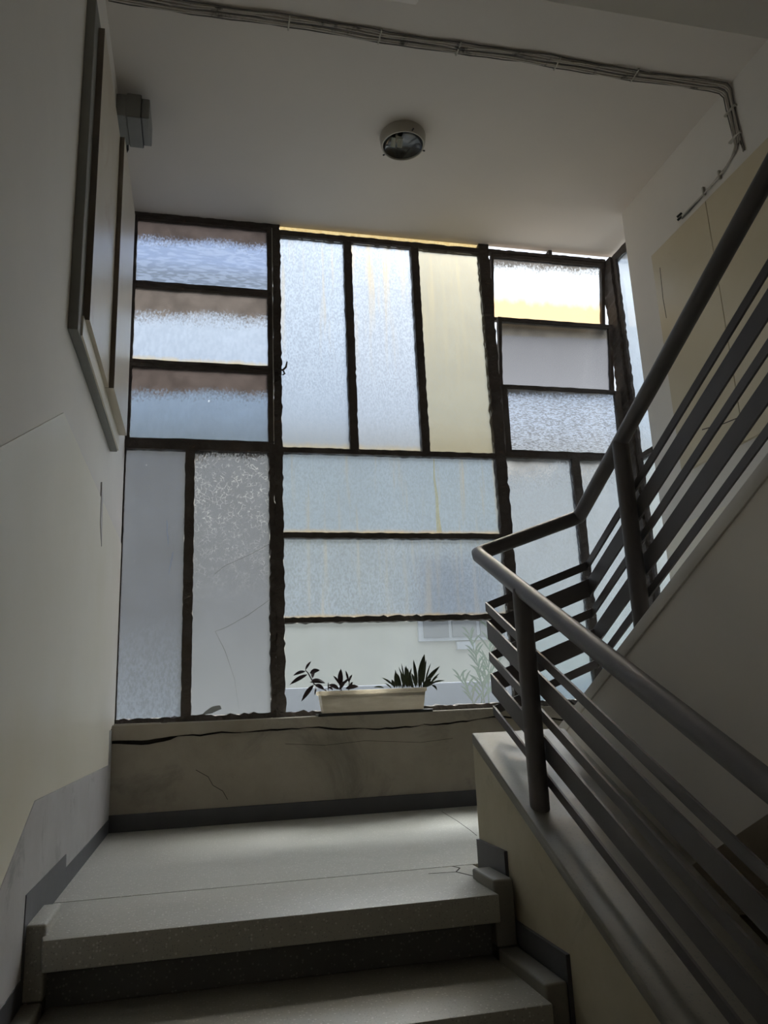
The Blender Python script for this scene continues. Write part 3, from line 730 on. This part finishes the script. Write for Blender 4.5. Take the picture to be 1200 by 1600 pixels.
def leaf_mesh(mb, base, tip, wid, bend=(0,0,-.01), fold=.25, seg=7, peak=.45, nrm=None):
    """pointed leaf with a centre fold and thickness"""
    b, t = Vector(base), Vector(tip); ax = (t-b); L = ax.length; d = ax.normalized()
    side = d.cross(Vector(nrm) if nrm else Vector((0,1,.15))).normalized(); up = side.cross(d).normalized()
    rows = []
    for i in range(seg+1):
        u = i/seg; wv = wid*(math.sin(math.pi*min(1, u**(math.log(.5)/math.log(peak))))**.8 if 0 < u < 1 else .04)
        c = b + ax*u + Vector(bend)*math.sin(math.pi*u)
        rows.append([c - side*wv/2 + up*wv*fold*.5, c, c + side*wv/2 + up*wv*fold*.5])
    V = [[mb.bm.verts.new(p) for p in r] for r in rows]; W_ = [[mb.bm.verts.new(p - up*.0012) for p in r] for r in rows]
    for i in range(seg):
        for k in range(2):
            mb.bm.faces.new((V[i][k], V[i+1][k], V[i+1][k+1], V[i][k+1])); mb.bm.faces.new((W_[i][k], W_[i][k+1], W_[i+1][k+1], W_[i+1][k]))
        mb.bm.faces.new((V[i][0], W_[i][0], W_[i+1][0], V[i+1][0])); mb.bm.faces.new((V[i][2], V[i+1][2], W_[i+1][2], W_[i][2]))
    return mb
YP = 3.535
def Q(x, y):   # photo position of a plant point, carried onto the planter's own depth plane
    d = Fv + Rv*((x-600)/FPX) - Uv*((y-800)/FPX); return d*(YP/d.y)
def plant(name, label, cat, base, stems, leaves, mat, r=.0028):
    e = empty(name, base, label=label, cat=cat)
    for st in stems: MB().tube([Vector(p) for p in st], [r]*(len(st)-1)+[r*.6], 8).obj('stem', mat, e, True)
    for (b, t, wd, dy) in leaves:
        b = Vector(b); t = Vector(t)+Vector((0,dy,0)); mb = MB(); leaf_mesh(mb, b, t, wd, bend=(0, dy*.3, .004)); mb.obj('leaf', mat, e, True)
    return e
sp_ = [Q(508,1078), Q(500,1074), Q(491,1069), Q(484,1056), Q(478,1049)]
plant('trailing_plant', 'dark purple trailing plant leaning out over the left end of the planter', 'plant', Q(510,1079),
      [[Q(512,1082), Q(508,1078), Q(498,1073), Q(491,1069), Q(486,1060), Q(481,1051), Q(477,1047)]],
      [(Q(477,1049),Q(457,1056),.014,-.03),(Q(477,1047),Q(487,1033),.011,.02),(Q(480,1054),Q(452,1070),.018,-.02),(Q(484,1052),Q(500,1047),.020,.01),(Q(487,1062),Q(509,1067),.016,.02),
       (Q(488,1060),Q(492,1044),.016,.02),(Q(490,1070),Q(470,1096),.020,-.02),(Q(492,1070),Q(505,1078),.018,-.03),(Q(494,1073),Q(490,1087),.008,-.03),(Q(484,1066),Q(506,1068),.012,-.03)], LEAFP)
plant('rosette_plant', 'low dark purple rosette plant in the left part of the planter', 'plant', Q(535,1078),
      [[Q(533,1080), Q(533,1066)], [Q(545,1080), Q(546,1062)]],
      [(Q(532,1074),Q(533,1045),.024,.01),(Q(531,1070),Q(520,1056),.010,-.01),(Q(545,1066),Q(540,1048),.010,.0),(Q(545,1066),Q(551,1054),.010,.01),(Q(530,1077),Q(512,1070),.018,-.02),(Q(540,1076),Q(559,1073),.020,-.02),
       (Q(534,1072),Q(545,1060),.011,-.02),(Q(546,1074),Q(550,1066),.010,-.02),(Q(513,1080),Q(513,1066),.006,.0),(Q(530,1078),Q(538,1064),.016,-.03),(Q(520,1078),Q(511,1074),.010,-.02),(Q(525,1076),Q(519,1068),.010,.02)], LEAFP)
lv_ = []
for k in range(11):
    bx = 617+2.6*k; lv_.append((Q(bx,1075), Q(bx-4+random.uniform(-2,4), 1056-random.uniform(0,16)+abs(k-6)*1.2), random.uniform(.010,.016), random.uniform(-.02,.02)))
lv_ += [(Q(616,1073),Q(595,1059),.009,-.02),(Q(634,1072),Q(628,1036),.007,.01),(Q(632,1070),Q(622,1042),.007,-.01),(Q(640,1072),Q(635,1040),.014,.01),(Q(636,1074),Q(642,1044),.012,-.01),(Q(612,1076),Q(600,1068),.006,-.01),(Q(600,1075),Q(583,1074),.008,-.01)]
plant('spiky_succulent', 'short bushy green succulent left of the taller spiky plant', 'plant', Q(628,1076), [[Q(629,1078),Q(629,1068)]], lv_, LEAFG)
plant('spiky_plant', 'tall sword-leaved green plant at the right end of the planter', 'plant', Q(660,1074), [[Q(658,1076),Q(659,1064)]],
      [(Q(656,1073),Q(664,1022),.032,.01),(Q(652,1073),Q(645,1031),.016,-.01),(Q(661,1072),Q(668,1030),.012,.02),(Q(662,1071),Q(687,1041),.020,.0),(Q(664,1068),Q(674,1036),.007,.01),
       (Q(672,1068),Q(686,1052),.007,-.01),(Q(675,1066),Q(684,1057),.006,-.01),(Q(668,1070),Q(693,1063),.009,-.02),(Q(650,1074),Q(641,1052),.014,-.02),(Q(655,1075),Q(656,1046),.020,-.02),(Q(660,1075),Q(672,1060),.022,-.02),
       (Q(674,1070),Q(679,1079),.010,-.04),(Q(646,1076),Q(640,1058),.016,.01),(Q(662,1074),Q(676,1066),.020,-.03)], LEAFG)

# ---------------------------------------------------------------- outside
gr = MB().box(-40, 40, 3.9, 60, -7.2, -7.0).obj('ground', GROUND); tag(gr, kind='structure')
te = MB().box(-.6, 3.6, 3.75, 6.0, -.35, -.16).obj('floor_terrace', GROUND); tag(te, kind='structure')
pp = MB().box(.60, 3.8, 6.0, 6.15, -1.2, .165).bevel(.01).obj('wall_terrace', OUTG); tag(pp, kind='structure')
bd = empty('apartment_house', (3, 12, -7), label='cream apartment house seen through the clear pane', cat='building')
MB().box(-9, 12, 12, 16, -7, 4.2).obj('wall', OUTW, bd)
MB().box(-9.2, 12.2, 11.8, 16.2, 4.2, 4.5).obj('roof_slab', WHITE, bd)
def bwin(x0, x1, z0, z1, n):
    f = MB().box(x0-.05, x1+.05, 11.93, 12.0, z0-.05, z1+.05).obj('window', WHITE, bd)
    for k in range(n):
        a_, b_ = x0+(x1-x0)*k/n+.03, x0+(x1-x0)*(k+1)/n-.03
        MB().box(a_, b_, 11.90, 11.93, z0, z1).obj('shutter', SHUT, f)
bwin(3.35, 4.75, 1.02, 2.3, 3); bwin(3.4, 4.7, -2.2, -.8, 3)
vg = MB().box(3.92, 4.22, 11.93, 12.0, .83, .95).obj('vent_window', WHITE, bd)
MB().box(4.55, 4.75, 11.9, 12.0, .72, .92).obj('wall_lamp', TERRA, bd)
# oleander in a pot on the terrace
ol = empty('potted_oleander', (1.62, 4.6, -.16), label='slender grey-green oleander behind the clear pane, beside the railing', cat='plant')
MB().lathe([(.0005,0),(.075,0),(.10,.13),(.108,.13),(.108,.15),(.095,.15),(.09,.12),(.0005,.12)], (1.62,4.6,-.16), 24).obj('pot', TERRA, ol, True)
def oleander(x, y, z0, z1, lean, n, spread):
    pts = [(x+lean*t*t, y+.03*t, z0+(z1-z0)*t) for t in [i/8 for i in range(9)]]
    MB().tube(pts, [.005-.0004*i for i in range(9)], 8).obj('stem', LEAFO, ol, True)
    for k in range(n):
        t = .15+.85*k/n; i = int(t*8); p = Vector(pts[i]).lerp(Vector(pts[min(8,i+1)]), t*8-i)
        an = k*2.4; L = spread*(1.05-.35*t)*random.uniform(.8,1.15)
        d = Vector((math.cos(an)*.75, math.sin(an)*.35, .75)).normalized()*L
        mb = MB(); leaf_mesh(mb, p, p+d, .0115, bend=(0,0,.012), seg=5); mb.obj('leaf', LEAFO, ol, True)
oleander(1.66, 4.6, -.04, .42, -.06, 26, .12)
oleander(1.60, 4.62, -.04, .16, -.08, 14, .12)
oleander(1.68, 4.58, -.04, .52, .10, 22, .14)
oleander(1.65, 4.63, -.04, .26, .16, 14, .13)
